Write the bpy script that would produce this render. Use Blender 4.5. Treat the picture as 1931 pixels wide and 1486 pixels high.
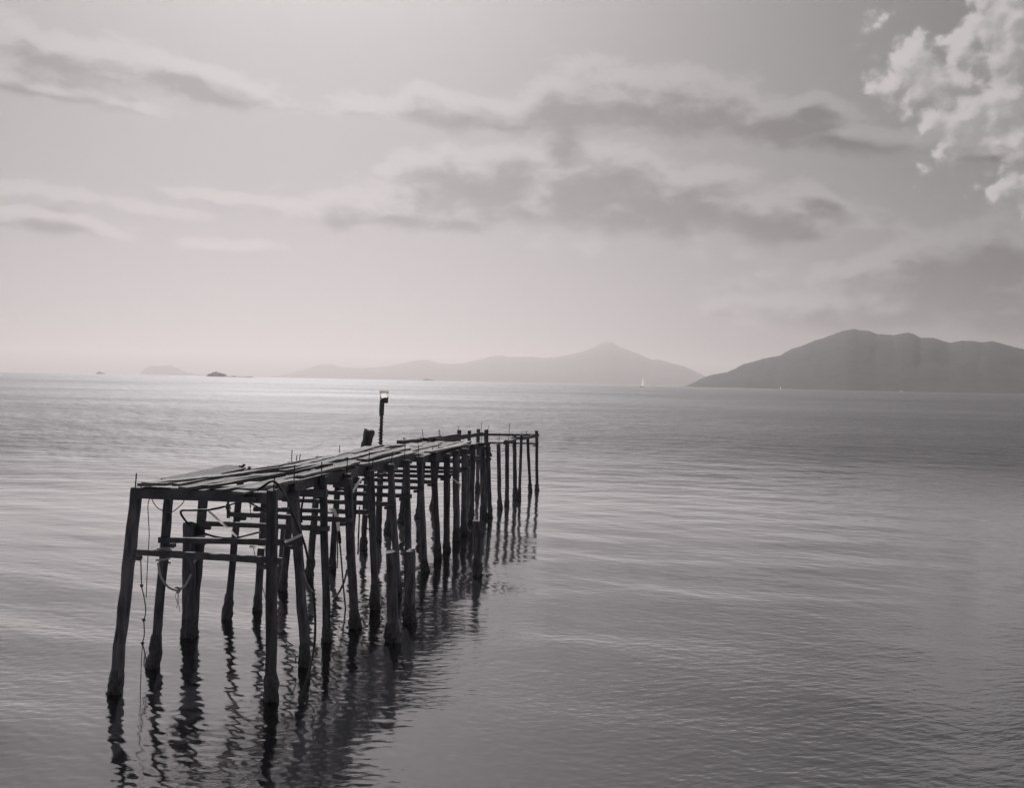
import bpy, math, random
import numpy as np
from mathutils import Vector, Matrix, noise as mnoise

random.seed(7)
rng = np.random.default_rng(11)
sc = bpy.context.scene
for o in list(bpy.data.objects):
    bpy.data.objects.remove(o)

# ------------------------------------------------------------------ camera
IMG_W, IMG_H = 1931.0, 1486.0
FOCAL, CAM_Z = 1800.0, 4.0
CX, CY = IMG_W / 2, IMG_H / 2
SLOPE, HORIZON_C = 0.0209, 720.7
ROLL = math.atan(SLOPE)
PITCH = math.atan((CY - HORIZON_C) * math.cos(ROLL) / FOCAL)
cr, sr, cp, sp = math.cos(ROLL), math.sin(ROLL), math.cos(PITCH), math.sin(PITCH)


def pitched(x, y, z):
    return Vector((x, y * cp + z * sp, -y * sp + z * cp))


RIGHT, UP, FWD = pitched(cr, 0, sr), pitched(-sr, 0, cr), pitched(0, 1, 0)
cam = bpy.data.cameras.new("camera")
cam_o = bpy.data.objects.new("camera", cam)
sc.collection.objects.link(cam_o)
cam.sensor_width = 36.0
cam.lens = 36.0 * FOCAL / IMG_W
cam.clip_start, cam.clip_end = 0.1, 120000.0
cam_o.matrix_world = Matrix(((RIGHT.x, UP.x, -FWD.x, 0), (RIGHT.y, UP.y, -FWD.y, 0),
                             (RIGHT.z, UP.z, -FWD.z, CAM_Z), (0, 0, 0, 1)))
sc.camera = cam_o


def ray(px, py):
    """direction (y = 1) in which the photograph shows a point"""
    d = RIGHT * ((px - CX) / FOCAL) + UP * ((CY - py) / FOCAL) + FWD
    return d / d.y


def at(px, py, dist):
    """world position of a point of the photograph known to lie dist metres out"""
    d = ray(px, py) * dist
    return Vector((d.x, d.y, CAM_Z + d.z))


def ground(px, py, z=0.0):
    d = ray(px, py)
    t = (z - CAM_Z) / d.z
    return Vector((d.x * t, d.y * t, z))


# ------------------------------------------------------------------ light
SUN_AZ, SUN_EL = math.radians(-13.0), math.radians(46.0)
SKY_STRENGTH = 0.1
TINT, WARM = (0.98, 0.985, 1.0), (0.42, 0.0, -0.06)

world = bpy.data.worlds.new("World")
sc.world = world
world.use_nodes = True
WT = world.node_tree
WT.nodes.clear()


class Graph:
    """small helper to write node maths as plain expressions"""

    def __init__(self, tree):
        self.t = tree

    def node(self, kind, **kw):
        n = self.t.nodes.new(kind)
        for k, v in kw.items():
            setattr(n, k, v)
        return n

    def put(self, socket, v):
        if hasattr(v, "links") or isinstance(v, bpy.types.NodeSocket):
            self.t.links.new(v, socket)
        else:
            socket.default_value = v

    def m(self, op, a, b=None, c=None, clamp=False):
        n = self.node("ShaderNodeMath", operation=op, use_clamp=clamp)
        self.put(n.inputs[0], a)
        if b is not None:
            self.put(n.inputs[1], b)
        if c is not None:
            self.put(n.inputs[2], c)
        return n.outputs[0]

    def add(self, a, b): return self.m("ADD", a, b)
    def sub(self, a, b): return self.m("SUBTRACT", a, b)
    def mul(self, a, b): return self.m("MULTIPLY", a, b)
    def mad(self, a, b, c): return self.m("MULTIPLY_ADD", a, b, c)
    def mx(self, a, b): return self.m("MAXIMUM", a, b)

    def ramp(self, v, lo, hi, o0=0.0, o1=1.0, smooth=True):
        n = self.node("ShaderNodeMapRange", interpolation_type="SMOOTHSTEP" if smooth else "LINEAR")
        n.clamp = True
        for i, q in enumerate((v, lo, hi, o0, o1)):
            self.put(n.inputs[i], q)
        return n.outputs[0]

    def vec(self, x, y, z=0.0):
        n = self.node("ShaderNodeCombineXYZ")
        for i, q in enumerate((x, y, z)):
            self.put(n.inputs[i], q)
        return n.outputs[0]

    def split(self, v):
        n = self.node("ShaderNodeSeparateXYZ")
        self.put(n.inputs[0], v)
        return n.outputs[0], n.outputs[1], n.outputs[2]

    def noise(self, v, scale, detail=4.0, rough=0.55, dist=0.0, dims="3D"):
        n = self.node("ShaderNodeTexNoise", noise_dimensions=dims)
        self.put(n.inputs["Vector"], v)
        n.inputs["Scale"].default_value = scale
        n.inputs["Detail"].default_value = detail
        n.inputs["Roughness"].default_value = rough
        n.inputs["Distortion"].default_value = dist
        return n.outputs[0]

    def mixf(self, f, a, b):
        n = self.node("ShaderNodeMix", data_type="FLOAT")
        self.put(n.inputs[0], f)
        self.put(n.inputs[2], a)
        self.put(n.inputs[3], b)
        return n.outputs[0]


def sky_deg(px, py):
    d = ray(px, py)
    return math.degrees(math.atan2(d.x, d.y)), math.degrees(math.atan2(d.z, math.hypot(d.x, d.y)))


# cloud banks: (x, y) in the photograph and half sizes -> degrees of azimuth and elevation, tilt in degrees
SOFT = [  # layered grey cloud
    (110, 105, 200, 40, -5), (320, 135, 230, 36, -8), (90, 165, 190, 24, -3), (420, 175, 130, 22, -6),
    (60, 408, 150, 24, -3), (430, 455, 90, 13, 0), (150, 372, 170, 14, -3), (420, 372, 120, 14, -4),
    (830, 208, 180, 34, -2), (950, 225, 120, 28, 0),
    (780, 405, 290, 34, -1), (900, 345, 230, 70, 6), (1090, 345, 230, 95, 0), (1250, 375, 260, 80, -8), (1460, 410, 170, 46, -8), (1060, 285, 70, 50, 0), (1130, 398, 440, 40, -2),
    (1095, 190, 115, 66, 8), (1210, 195, 150, 70, -6), (1340, 215, 180, 60, -9), (1480, 222, 120, 42, -14), (1540, 205, 60, 44, -20), (1580, 258, 160, 30, -10),
    (1545, 372, 60, 28, -28),
    (1780, 515, 270, 58, 3), (1890, 475, 170, 62, 4), (1650, 585, 280, 48, 0), (1880, 585, 190, 55, 0), (1820, 540, 200, 60, 0),
    (1860, 285, 150, 22, -8), (1640, 258, 140, 24, -6),
]
PUFF = [  # heaped, sunlit cloud
    (1912, 30, 85, 140, 0), (1802, 82, 48, 48, 25), (1775, 155, 140, 66, -30), (1870, 205, 110, 105, -20),
    (1705, 122, 60, 34, -10), (1918, 285, 85, 66, -30), (1930, 345, 45, 48, -40), (1800, 228, 70, 55, 0), (1905, 180, 85, 100, 0),
]
def blobs(g, p, lst, soft):
    """1 in the heart of a bank, 0 on its outline, negative outside"""
    best = None
    x, y, _ = g.split(p)
    for px, py, rx, ry, tilt in lst:
        a, e = sky_deg(px, py)
        n = g.node("ShaderNodeMapping", vector_type="TEXTURE")
        # the running result rides along in z (scaled to nothing), so the banks are worked out one after another
        g.t.links.new(g.vec(x, y, 0.0 if best is None else best), n.inputs["Vector"])
        n.inputs["Location"].default_value = (a, e, 0)
        n.inputs["Rotation"].default_value = (0, 0, math.radians(tilt))
        n.inputs["Scale"].default_value = (math.degrees(rx / FOCAL), math.degrees(ry / FOCAL), 1e7)
        ln = g.node("ShaderNodeVectorMath", operation="LENGTH")
        g.t.links.new(n.outputs[0], ln.inputs[0])
        r = ln.outputs["Value"]
        best = r if best is None else g.m("SMOOTH_MIN", best, r, soft)
    return g.sub(1.0, best)


def cloud_group(name, lst, stretch, scale, amp, warp, wscale, smooth, rough, cover, bias):
    t = bpy.data.node_groups.new(name, "ShaderNodeTree")
    for nm in ("P", "W"):
        t.interface.new_socket(nm, in_out="INPUT", socket_type="NodeSocketVector")
    t.interface.new_socket("D", in_out="OUTPUT", socket_type="NodeSocketFloat")
    g = Graph(t)
    gi, go = g.node("NodeGroupInput"), g.node("NodeGroupOutput")
    q = g.node("ShaderNodeVectorMath", operation="MULTIPLY_ADD")
    g.t.links.new(gi.outputs[1], q.inputs[0])
    q.inputs[1].default_value = (warp * stretch, warp, 0)
    g.t.links.new(gi.outputs[0], q.inputs[2])
    x, y, _ = g.split(q.outputs[0])
    n = g.sub(g.noise(g.vec(g.mul(x, 1.0 / stretch), y, 3.1), scale, 7.0, rough), 0.5)
    # the broken cloud goes on over the rest of the sky, to the sides, overhead and behind
    far = g.mad(g.noise(g.vec(g.mul(x, 0.05), g.mul(y, 0.09), 11.0), 1.0, 2.0, 0.5), 5.0, cover)
    if lst:
        x0, y0, _ = g.split(gi.outputs[0])
        out = g.mx(g.ramp(g.m("ABSOLUTE", x0), 30.0, 40.0), g.ramp(y0, 23.0, 32.0))
        b = blobs(g, q.outputs[0], lst, smooth)
        b = g.mx(b, g.mad(out, 2.0, g.sub(far, 2.0)))
    else:
        b = far
    d = g.mad(n, amp, g.add(b, bias))
    if True:                                   # rounded billows
        heaps = name.startswith("cloud_heaps")
        v = g.node("ShaderNodeTexVoronoi", feature="SMOOTH_F1", voronoi_dimensions="2D")
        g.t.links.new(q.outputs[0] if heaps else g.vec(g.mul(x, 1.0 / stretch), y, 0.0), v.inputs["Vector"])
        v.inputs["Scale"].default_value, v.inputs["Detail"].default_value = 0.5, 1.5 if heaps else 2.0
        v.inputs["Roughness"].default_value, v.inputs["Lacunarity"].default_value = 0.55, 2.3
        v.inputs["Smoothness"].default_value = 0.35
        d = g.mad(g.sub(0.42, v.outputs["Distance"]), 0.8 if heaps else 0.55, d)
    g.t.links.new(d, go.inputs[0])
    return t


SOFT_P = (2.0, 0.6, 1.8, 1.2, 0.5, 0.3, 0.62, -2.5, 0.42)
PUFF_P = (1.25, 0.62, 1.6, 0.9, 0.6, 0.25, 0.66, -2.6, 0.34)
SOFT_G, SOFT_O = cloud_group("cloud_layers", SOFT, *SOFT_P), cloud_group("cloud_layers_beyond", None, *SOFT_P)
PUFF_G, PUFF_O = cloud_group("cloud_heaps", PUFF, *PUFF_P), cloud_group("cloud_heaps_beyond", None, *PUFF_P)


def build_world():
    g = Graph(WT)
    tc = g.node("ShaderNodeTexCoord")
    dx, dy, dz = g.split(tc.outputs["Generated"])
    az = g.mul(g.m("ARCTAN2", dx, dy), 180 / math.pi)
    el = g.mul(g.m("ARCSINE", dz), 180 / math.pi)
    sky = g.node("ShaderNodeTexSky", sky_type="NISHITA")
    sky.sun_disc = False
    sky.sun_elevation = SUN_EL
    sky.sun_rotation = SUN_AZ
    sky.air_density, sky.dust_density, sky.ozone_density = 1.0, 1.7, 1.0
    sky.altitude = 0
    bw = g.node("ShaderNodeRGBToBW")
    WT.links.new(sky.outputs[0], bw.inputs[0])
    base = g.mul(g.m("POWER", g.mul(bw.outputs[0], SKY_STRENGTH), SKY_GAMMA), SKY_GAIN)

    def clouded(soft_g, puff_g):
        def warp(stretch, sc_, seed):
            nz = g.node("ShaderNodeTexNoise")
            WT.links.new(g.vec(g.mul(az, 1.0 / stretch), el, seed), nz.inputs["Vector"])
            nz.inputs["Scale"].default_value, nz.inputs["Detail"].default_value = sc_, 4.0
            v = g.node("ShaderNodeVectorMath", operation="SUBTRACT")
            WT.links.new(nz.outputs["Color"], v.inputs[0])
            v.inputs[1].default_value = (0.5, 0.5, 0.5)
            return v.outputs[0]

        def tap(group, w, ox, oy):
            n = g.node("ShaderNodeGroup")
            n.node_tree = group
            WT.links.new(g.vec(g.add(az, ox), g.add(el, oy), 0.0), n.inputs[0])
            WT.links.new(w, n.inputs[1])
            return n.outputs[0]

        # layered cloud: thin tops glow, the mass below them is grey
        w = warp(SOFT_P[0], SOFT_P[4], 0.0)
        s0, s1 = tap(soft_g, w, 0, 0), tap(soft_g, w, -0.2, 0.65)
        sh = g.ramp(s1, 0.2, 1.05)
        sa = g.ramp(s0, -0.02, g.mixf(sh, 0.45, 0.9))
        col = g.mixf(g.mul(sa, 0.92), base, g.mixf(sh, g.mad(base, 1.08, 0.021), g.mul(base, g.mad(base, 2.8, 0.18))))
        # heaped cloud, lit from the sun's side and shading itself
        w = warp(PUFF_P[0], PUFF_P[4], 4.0)
        p0, p1 = tap(puff_g, w, 0, 0), tap(puff_g, w, -0.4, 0.45)
        ps = g.ramp(g.sub(p1, p0), -0.55, 0.35)
        pa = g.ramp(p0, 0.0, g.mixf(ps, 0.42, 0.95))
        col = g.mixf(g.mul(pa, 0.95), col, g.mixf(ps, g.mad(base, 0.6, 0.135), g.mad(base, 0.45, 0.065)))
        rgb = g.node("ShaderNodeCombineColor")
        for i in range(3):
            g.put(rgb.inputs[i], g.mul(g.mul(col, g.mad(col, WARM[i], TINT[i])), 1.0 / SKY_STRENGTH))
        bg = g.node("ShaderNodeBackground")
        WT.links.new(rgb.outputs[0], bg.inputs[0])
        bg.inputs[1].default_value = SKY_STRENGTH
        return bg.outputs[0]

    def mix(f, a, b):
        n = g.node("ShaderNodeMixShader")
        WT.links.new(f, n.inputs[0])
        WT.links.new(a, n.inputs[1])
        WT.links.new(b, n.inputs[2])
        return n.outputs[0]

    ahead = g.mul(g.m("LESS_THAN", g.m("ABSOLUTE", az), 44.0), g.m("LESS_THAN", el, 36.0))
    low = g.node("ShaderNodeBackground")            # below the horizon: the dull tone of the sea
    low.inputs[0].default_value = (0.12, 0.117, 0.12, 1)
    out = g.node("ShaderNodeOutputWorld")
    above = mix(ahead, clouded(SOFT_O, PUFF_O), clouded(SOFT_G, PUFF_G))
    WT.links.new(mix(g.m("GREATER_THAN", el, -0.3), low.outputs[0], above), out.inputs[0])


SKY_GAIN, SKY_GAMMA = 0.138, 1.6
build_world()

sun = bpy.data.lights.new("sun", "SUN")
sun.energy, sun.angle, sun.color = 2.1, math.radians(1.5), (1.0, 0.97, 0.96)
sun_o = bpy.data.objects.new("sun", sun)
sc.collection.objects.link(sun_o)
to_sun = Vector((math.sin(SUN_AZ) * math.cos(SUN_EL), math.cos(SUN_AZ) * math.cos(SUN_EL), math.sin(SUN_EL)))
sun_o.rotation_euler = to_sun.to_track_quat("Z", "Y").to_euler()
sun_o.location = (0, 0, 60)

vs = sc.view_settings
sc.display_settings.display_device = "sRGB"
vs.view_transform, vs.look, vs.exposure, vs.gamma, vs.use_curve_mapping = "Standard", "None", 1.55, 1.0, False
sc.render.engine = "CYCLES"
sc.cycles.use_denoising = True
sc.cycles.volume_bounces = 0
sc.cycles.max_bounces = 8


# ------------------------------------------------------------------ object helpers
def mesh_obj(name, verts, faces, mat, parent=None, smooth=False):
    me = bpy.data.meshes.new(name)
    me.from_pydata([tuple(v) for v in verts], [], faces)
    if smooth:
        me.polygons.foreach_set("use_smooth", [True] * len(me.polygons))
    if mat:
        me.materials.append(mat)
    me.update()
    o = bpy.data.objects.new(name, me)
    sc.collection.objects.link(o)
    if parent is not None:
        o.parent = parent
        o.matrix_parent_inverse = Matrix.Translation(-parent.location)
    return o


def tag(o, label=None, cat=None, group=None, kind=None):
    if label:
        o["label"] = label
    if cat:
        o["category"] = cat
    if group:
        o["group"] = group
    if kind:
        o["kind"] = kind
    return o


def empty(name, loc, label, cat, group=None):
    o = bpy.data.objects.new(name, None)
    o.location = loc
    sc.collection.objects.link(o)
    return tag(o, label, cat, group)


def mat(name, col, rough=0.8, vary=0.3, scale=6.0, bump=0.0, bscale=30.0, stretch=(1, 1, 1), spec=0.3, each=0.0, glow_through=0.0):
    m = bpy.data.materials.new(name)
    m.use_nodes = True
    t = m.node_tree
    t.nodes.clear()
    g = Graph(t)
    out, bs = g.node("ShaderNodeOutputMaterial"), g.node("ShaderNodeBsdfPrincipled")
    t.links.new(bs.outputs[0], out.inputs[0])
    pos = g.node("ShaderNodeNewGeometry").outputs["Position"]
    mp = g.node("ShaderNodeMapping")
    t.links.new(pos, mp.inputs[0])
    mp.inputs["Scale"].default_value = stretch
    n = g.noise(mp.outputs[0], scale, 6.0, 0.65)
    f = g.ramp(n, 0.25, 0.75, 1.0 - vary, 1.0 + vary)
    if each:                                   # every piece weathered a little differently
        oi = g.node("ShaderNodeObjectInfo")
        f = g.mul(f, g.ramp(oi.outputs["Random"], 0.0, 1.0, 1.0 - each, 1.0 + each, False))
    rgb = g.node("ShaderNodeCombineColor")
    for i in range(3):
        g.put(rgb.inputs[i], g.mul(f, col[i]))
    t.links.new(rgb.outputs[0], bs.inputs["Base Color"])
    bs.inputs["Roughness"].default_value = rough
    bs.inputs["Specular IOR Level"].default_value = spec
    if glow_through:                           # thin plastic lets light through
        tr, mx = g.node("ShaderNodeBsdfTranslucent"), g.node("ShaderNodeMixShader")
        t.links.new(rgb.outputs[0], tr.inputs[0])
        mx.inputs[0].default_value = glow_through
        t.links.new(bs.outputs[0], mx.inputs[1])
        t.links.new(tr.outputs[0], mx.inputs[2])
        t.links.new(mx.outputs[0], out.inputs[0])
    if bump:
        b = g.node("ShaderNodeBump")
        b.inputs["Distance"].default_value = bump
        t.links.new(g.noise(mp.outputs[0], bscale, 5.0, 0.6), b.inputs["Height"])
        t.links.new(b.outputs[0], bs.inputs["Normal"])
    return m


M_PILE = mat("weathered_concrete", (0.098, 0.094, 0.105), 0.85, 0.65, 9.0, 0.02, 30.0, (1.5, 1.5, 0.25), each=0.3)
M_CRUST = mat("barnacles", (0.085, 0.082, 0.09), 0.7, 0.6, 25.0, 0.02, 60.0)
M_BEAM = mat("old_timber", (0.1, 0.097, 0.106), 0.85, 0.4, 7.0, 0.008, 40.0)
M_PLANK = mat("grey_decking", (0.155, 0.15, 0.153), 0.85, 0.5, 7.0, 0.01, 24.0, (6, 0.5, 3), each=0.35)
M_RUST = mat("rusty_steel", (0.035, 0.033, 0.034), 0.8, 0.3, 40.0)
M_HOSE = mat("black_hose", (0.03, 0.03, 0.033), 0.5, 0.2, 20.0)
M_ROPE = mat("old_rope", (0.42, 0.41, 0.41), 0.95, 0.35, 60.0, 0.004, 150.0)
M_CORD = mat("dark_cord", (0.13, 0.127, 0.13), 0.9, 0.3, 60.0)
M_WHITE = mat("white_plastic", (0.88, 0.86, 0.86), 0.4, 0.06, 20.0, glow_through=0.8)
M_BUCKET = mat("bucket_plastic", (0.9, 0.88, 0.88), 0.5, 0.06, 12.0, glow_through=0.66)
M_RIM = mat("grey_plastic", (0.66, 0.65, 0.65), 0.5, 0.1, 12.0, glow_through=0.55)
M_SHADE = mat("bucket_shade", (0.07, 0.07, 0.072), 0.8, 0.4, 20.0)  # dark tone for the shaded lower part of the backlit bucket
M_STICK = mat("driftwood", (0.1, 0.097, 0.1), 0.9, 0.3, 20.0, 0.004, 60.0)
M_FOREST = mat("forest", (0.022, 0.022, 0.023), 0.95, 0.6, 0.02)
M_ROCK = mat("sea_rock", (0.07, 0.068, 0.07), 0.9, 0.4, 0.2)
M_SAIL = mat("sailcloth", (0.85, 0.83, 0.83), 0.8, 0.05, 0.5, glow_through=0.72)
M_LEAF = mat("leaves", (0.05, 0.05, 0.05), 0.9, 0.4, 0.5)


def jit(a):
    return (random.random() - 0.5) * 2 * a


def frame_for(d):
    d = d.normalized()
    ref = Vector((0, 1, 0)) if abs(d.y) < 0.9 else Vector((1, 0, 0))
    u = d.cross(ref).normalized()
    return u, d.cross(u).normalized()


def prism(p0, p1, half, chamfer=0.25, rings=9, rough=0.004, twist=0.0, broken=0.0):
    """square post with worn chamfered corners from p0 up to p1"""
    d = p1 - p0
    u, v = frame_for(d)
    c, s = math.cos(twist), math.sin(twist)
    u, v = u * c + v * s, v * c - u * s
    k = 1 - chamfer
    prof = [(1, -k), (1, k), (k, 1), (-k, 1), (-1, k), (-1, -k), (-k, -1), (k, -1)]
    vs_, fs = [], []
    for i in range(rings + 1):
        t = i / rings
        b = p0 + d * t + u * jit(rough) + v * jit(rough)
        for a, e in prof:
            q = b + u * (a * half + jit(rough)) + v * (e * half + jit(rough))
            if i == rings and broken:
                q = q + d.normalized() * (random.random() - 0.7) * broken
            vs_.append(q)
    for i in range(rings):
        for j in range(8):
            a, b = i * 8 + j, i * 8 + (j + 1) % 8
            fs.append((a, a + 8, b + 8, b))
    top = len(vs_)
    vs_.append(p1 + d.normalized() * (0.02 if not broken else -0.1 * broken))
    for j in range(8):
        fs.append((rings * 8 + j, top, rings * 8 + (j + 1) % 8))
    fs.append(tuple(range(8)))
    return vs_, fs


def boxbar(p0, p1, w, h, up=Vector((0, 0, 1)), seg=4, rough=0.004, bow=0.0):
    """squared timber: w across, h along `up`, with worn uneven faces"""
    d = p1 - p0
    side = d.cross(up).normalized()
    upv = side.cross(d).normalized()
    vs_, fs = [], []
    for i in range(seg + 1):
        t = i / seg
        c = p0 + d * t + upv * (bow * math.sin(math.pi * t))
        for a, b in ((-1, -1), (1, -1), (1, 1), (-1, 1)):
            vs_.append(c + side * (a * w / 2 + jit(rough)) + upv * (b * h / 2 + jit(rough)))
    for i in range(seg):
        for j in range(4):
            a, b = i * 4 + j, i * 4 + (j + 1) % 4
            fs.append((a, b, b + 4, a + 4))
    fs.append((3, 2, 1, 0))
    n = seg * 4
    fs.append((n, n + 1, n + 2, n + 3))
    return vs_, fs


def spline(pts, n=6):
    out = []
    P = [pts[0] * 2 - pts[1]] + list(pts) + [pts[-1] * 2 - pts[-2]]
    for i in range(1, len(P) - 2):
        a, b, c, d = P[i - 1:i + 3]
        for k in range(n):
            t = k / n
            out.append(0.5 * (2 * b + (c - a) * t + (2 * a - 5 * b + 4 * c - d) * t * t + (3 * b - a - 3 * c + d) * t ** 3))
    out.append(pts[-1])
    return out


def tube(pts, r, sides=6, rough=0.0, taper=None):
    vs_, fs = [], []
    n = len(pts)
    u = None
    for i, p in enumerate(pts):
        d = (pts[min(i + 1, n - 1)] - pts[max(i - 1, 0)])
        if d.length < 1e-6:
            d = Vector((0, 0, 1))
        d.normalize()
        if u is None:
            u, v = frame_for(d)
        else:
            u = (u - d * u.dot(d)).normalized()
            v = d.cross(u)
        rr = (r if taper is None else r * taper(i / max(1, n - 1))) * (1 + jit(rough))
        for j in range(sides):
            a = 2 * math.pi * j / sides
            vs_.append(p + u * math.cos(a) * rr + v * math.sin(a) * rr)
    for i in range(n - 1):
        for j in range(sides):
            a, b = i * sides + j, i * sides + (j + 1) % sides
            fs.append((a, b, b + sides, a + sides))
    fs.append(tuple(reversed(range(sides))))
    fs.append(tuple(range((n - 1) * sides, n * sides)))
    return vs_, fs


def join(*geos):
    V, F = [], []
    for v, f in geos:
        k = len(V)
        V += list(v)
        F += [tuple(i + k for i in q) for q in f]
    return V, F


def photo_curve(seq, n=6):
    """(px, py, metres out) -> smooth line of world points"""
    return spline([at(*q) for q in seq], n)


# ------------------------------------------------------------------ sea
def build_sea():
    fine = np.radians(np.arange(-36, 36.001, 0.1))
    coarse = np.radians(np.arange(42, 318.001, 6.0))
    ang = np.concatenate([fine, coarse])
    r = [0.5, 1.0, 2.0, 3.5, 5.0, 6.5]
    while r[-1] < 70:
        r.append(r[-1] * 1.0023)
    while r[-1] < 28500:
        r.append(r[-1] * 1.03)
    r = np.array(r)
    A, R = len(ang), len(r)
    X = np.outer(r, np.sin(ang))
    Y = np.outer(r, np.cos(ang))
    dr = np.gradient(r)
    Z = np.zeros_like(X)
    # patches of ruffled and of calm water
    patch = (np.sin(X * 0.21 + Y * 0.13 + 1.0) + np.sin(-X * 0.11 + Y * 0.29 + 2.2) + np.sin(X * 0.4 - Y * 0.07)) / 3
    for lo, hi, cnt, slope, spread, useP in ((1.4, 5.0, 16, 0.018, 0.26, 0.6), (0.5, 1.6, 26, 0.010, 0.40, 0.4), (0.24, 0.5, 30, 0.011, 0.5, 0.7), (0.1, 0.24, 44, 0.036, 0.6, 0.5)):
        for _ in range(cnt):
            lam = math.exp(rng.uniform(math.log(lo), math.log(hi)))
            th = math.radians(72) + rng.normal() * spread
            k = 2 * math.pi / lam
            a = slope / k * math.sqrt(2.0 / cnt)
            fade = np.clip((lam / (dr * 4.0) - 0.6) / 0.8, 0, 1)
            if not fade.any():
                continue
            last = np.max(np.nonzero(fade)) + 1
            ph = (X[:last] * math.cos(th) + Y[:last] * math.sin(th)) * k + rng.uniform(0, 6.283)
            amp = a * fade[:last, None] * (1 + useP * patch[:last])
            Z[:last] += amp * np.sin(ph)
    verts = np.empty((R * A + 1, 3))
    verts[:-1, 0], verts[:-1, 1], verts[:-1, 2] = X.ravel(), Y.ravel(), Z.ravel()
    verts[-1] = (0, 0, 0)
    i = np.arange(R - 1)[:, None] * A
    j = np.arange(A)[None, :]
    jn = (j + 1) % A
    q = np.stack([i + j, i + A + j, i + A + jn, i + jn], -1).reshape(-1, 4)
    me = bpy.data.meshes.new("sea")
    me.vertices.add(len(verts))
    me.vertices.foreach_set("co", verts.ravel())
    tri = np.stack([np.full(A, R * A), np.arange(A), (np.arange(A) + 1) % A], -1)
    loops = np.concatenate([q.ravel(), tri.ravel()])
    me.loops.add(len(loops))
    me.loops.foreach_set("vertex_index", loops.astype(np.int32))
    nq = len(q)
    starts = np.concatenate([np.arange(nq) * 4, nq * 4 + np.arange(A) * 3])
    me.polygons.add(nq + A)
    me.polygons.foreach_set("loop_start", starts.astype(np.int32))
    me.polygons.foreach_set("use_smooth", np.ones(nq + A, dtype=bool))
    me.update(calc_edges=True)
    me.validate()
    o = bpy.data.objects.new("sea", me)
    sc.collection.objects.link(o)
    tag(o, kind="structure")

    m = bpy.data.materials.new("sea_water")
    m.use_nodes = True
    t = m.node_tree
    t.nodes.clear()
    g = Graph(t)
    out, body = g.node("ShaderNodeOutputMaterial"), g.node("ShaderNodeBsdfDiffuse")
    gloss, mixer, facing = g.node("ShaderNodeBsdfGlossy"), g.node("ShaderNodeMixShader"), g.node("ShaderNodeLayerWeight")
    t.links.new(mixer.outputs[0], out.inputs[0])
    t.links.new(body.outputs[0], mixer.inputs[1])
    t.links.new(gloss.outputs[0], mixer.inputs[2])
    pos = g.node("ShaderNodeNewGeometry").outputs["Position"]
    x, y, z = g.split(pos)
    off = g.m("SQRT", g.mad(x, x, g.mul(y, y)))            # metres from the sheltered shore
    lo = g.m("LOGARITHM", g.mx(off, 1.0), 10.0)
    wind = g.noise(g.vec(g.mul(x, 0.012), g.mul(y, 0.03), 0.0), 1.0, 4.0, 0.55)
    wind2 = g.noise(g.vec(g.mul(x, 0.0016), g.mul(y, 0.006), 5.0), 1.0, 3.0, 0.5)
    rough = g.ramp(lo, 1.50, 1.75, 0.085, 0.21)
    rough = g.mul(rough, g.ramp(wind, 0.35, 0.65, 0.93, 1.07))
    rough = g.mul(rough, g.ramp(wind2, 0.35, 0.65, 0.96, 1.04))
    t.links.new(rough, gloss.inputs["Roughness"])
    body.inputs[0].default_value = (0.009, 0.009, 0.011, 1)
    gloss.inputs[0].default_value = (0.97, 0.97, 0.985, 1)
    facing.inputs["Blend"].default_value = 0.5
    refl = g.mad(g.m("POWER", facing.outputs["Facing"], 3.4), 0.96, 0.02)
    t.links.new(g.mul(refl, g.ramp(lo, 1.48, 1.80, 1.28, 0.43)), mixer.inputs[0])
    SX, SY, _ = ground(1170, 930)
    ca, sa = math.cos(math.radians(-18)), math.sin(math.radians(-18))
    xr, yr = g.mad(x, ca, g.mul(y, -sa)), g.mad(x, sa, g.mul(y, ca))
    h1 = g.noise(g.vec(g.mul(xr, 2.2), g.mul(yr, 6.5), 0.0), 1.0, 3.0, 0.6)
    h2 = g.noise(g.vec(g.mul(xr, 0.5), g.mul(yr, 1.4), 3.0), 1.0, 2.0, 0.5)
    h3 = g.noise(g.vec(g.mul(xr, 0.35), g.mul(yr, 0.13), 8.0), 1.0, 3.0, 0.6)      # wind chop farther out
    calm = g.ramp(g.noise(g.vec(g.mul(x, 0.1), g.mul(y, 0.22), 9.0), 1.0, 3.0, 0.5), 0.35, 0.65, 0.25, 1.6)
    slick = g.m("SQRT", g.add(g.m("POWER", g.mul(g.sub(x, SX), 1 / 6.5), 2.0), g.m("POWER", g.mul(g.mad(g.sub(x, SX), -0.1, g.sub(y, SY)), 1 / 1.1), 2.0)))
    slick = g.ramp(slick, 0.3, 1.0, 0.15, 1.0)              # one smooth streak off the end of the jetty
    h = g.add(g.mul(g.mul(h1, g.ramp(lo, 1.1, 1.38, 0.011, 0.002)), g.mul(calm, slick)), g.add(g.mul(h2, g.ramp(lo, 1.3, 1.9, 0.0, 0.10)), g.mul(h3, g.ramp(lo, 1.5, 1.85, 0.0, 0.5))))
    b = g.node("ShaderNodeBump")
    b.inputs["Distance"].default_value = 1.0
    b.inputs["Strength"].default_value = 1.0
    t.links.new(h, b.inputs["Height"])
    for sk in (gloss.inputs["Normal"], facing.inputs["Normal"]):
        t.links.new(b.outputs[0], sk)
    me.materials.append(m)


build_sea()


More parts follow.
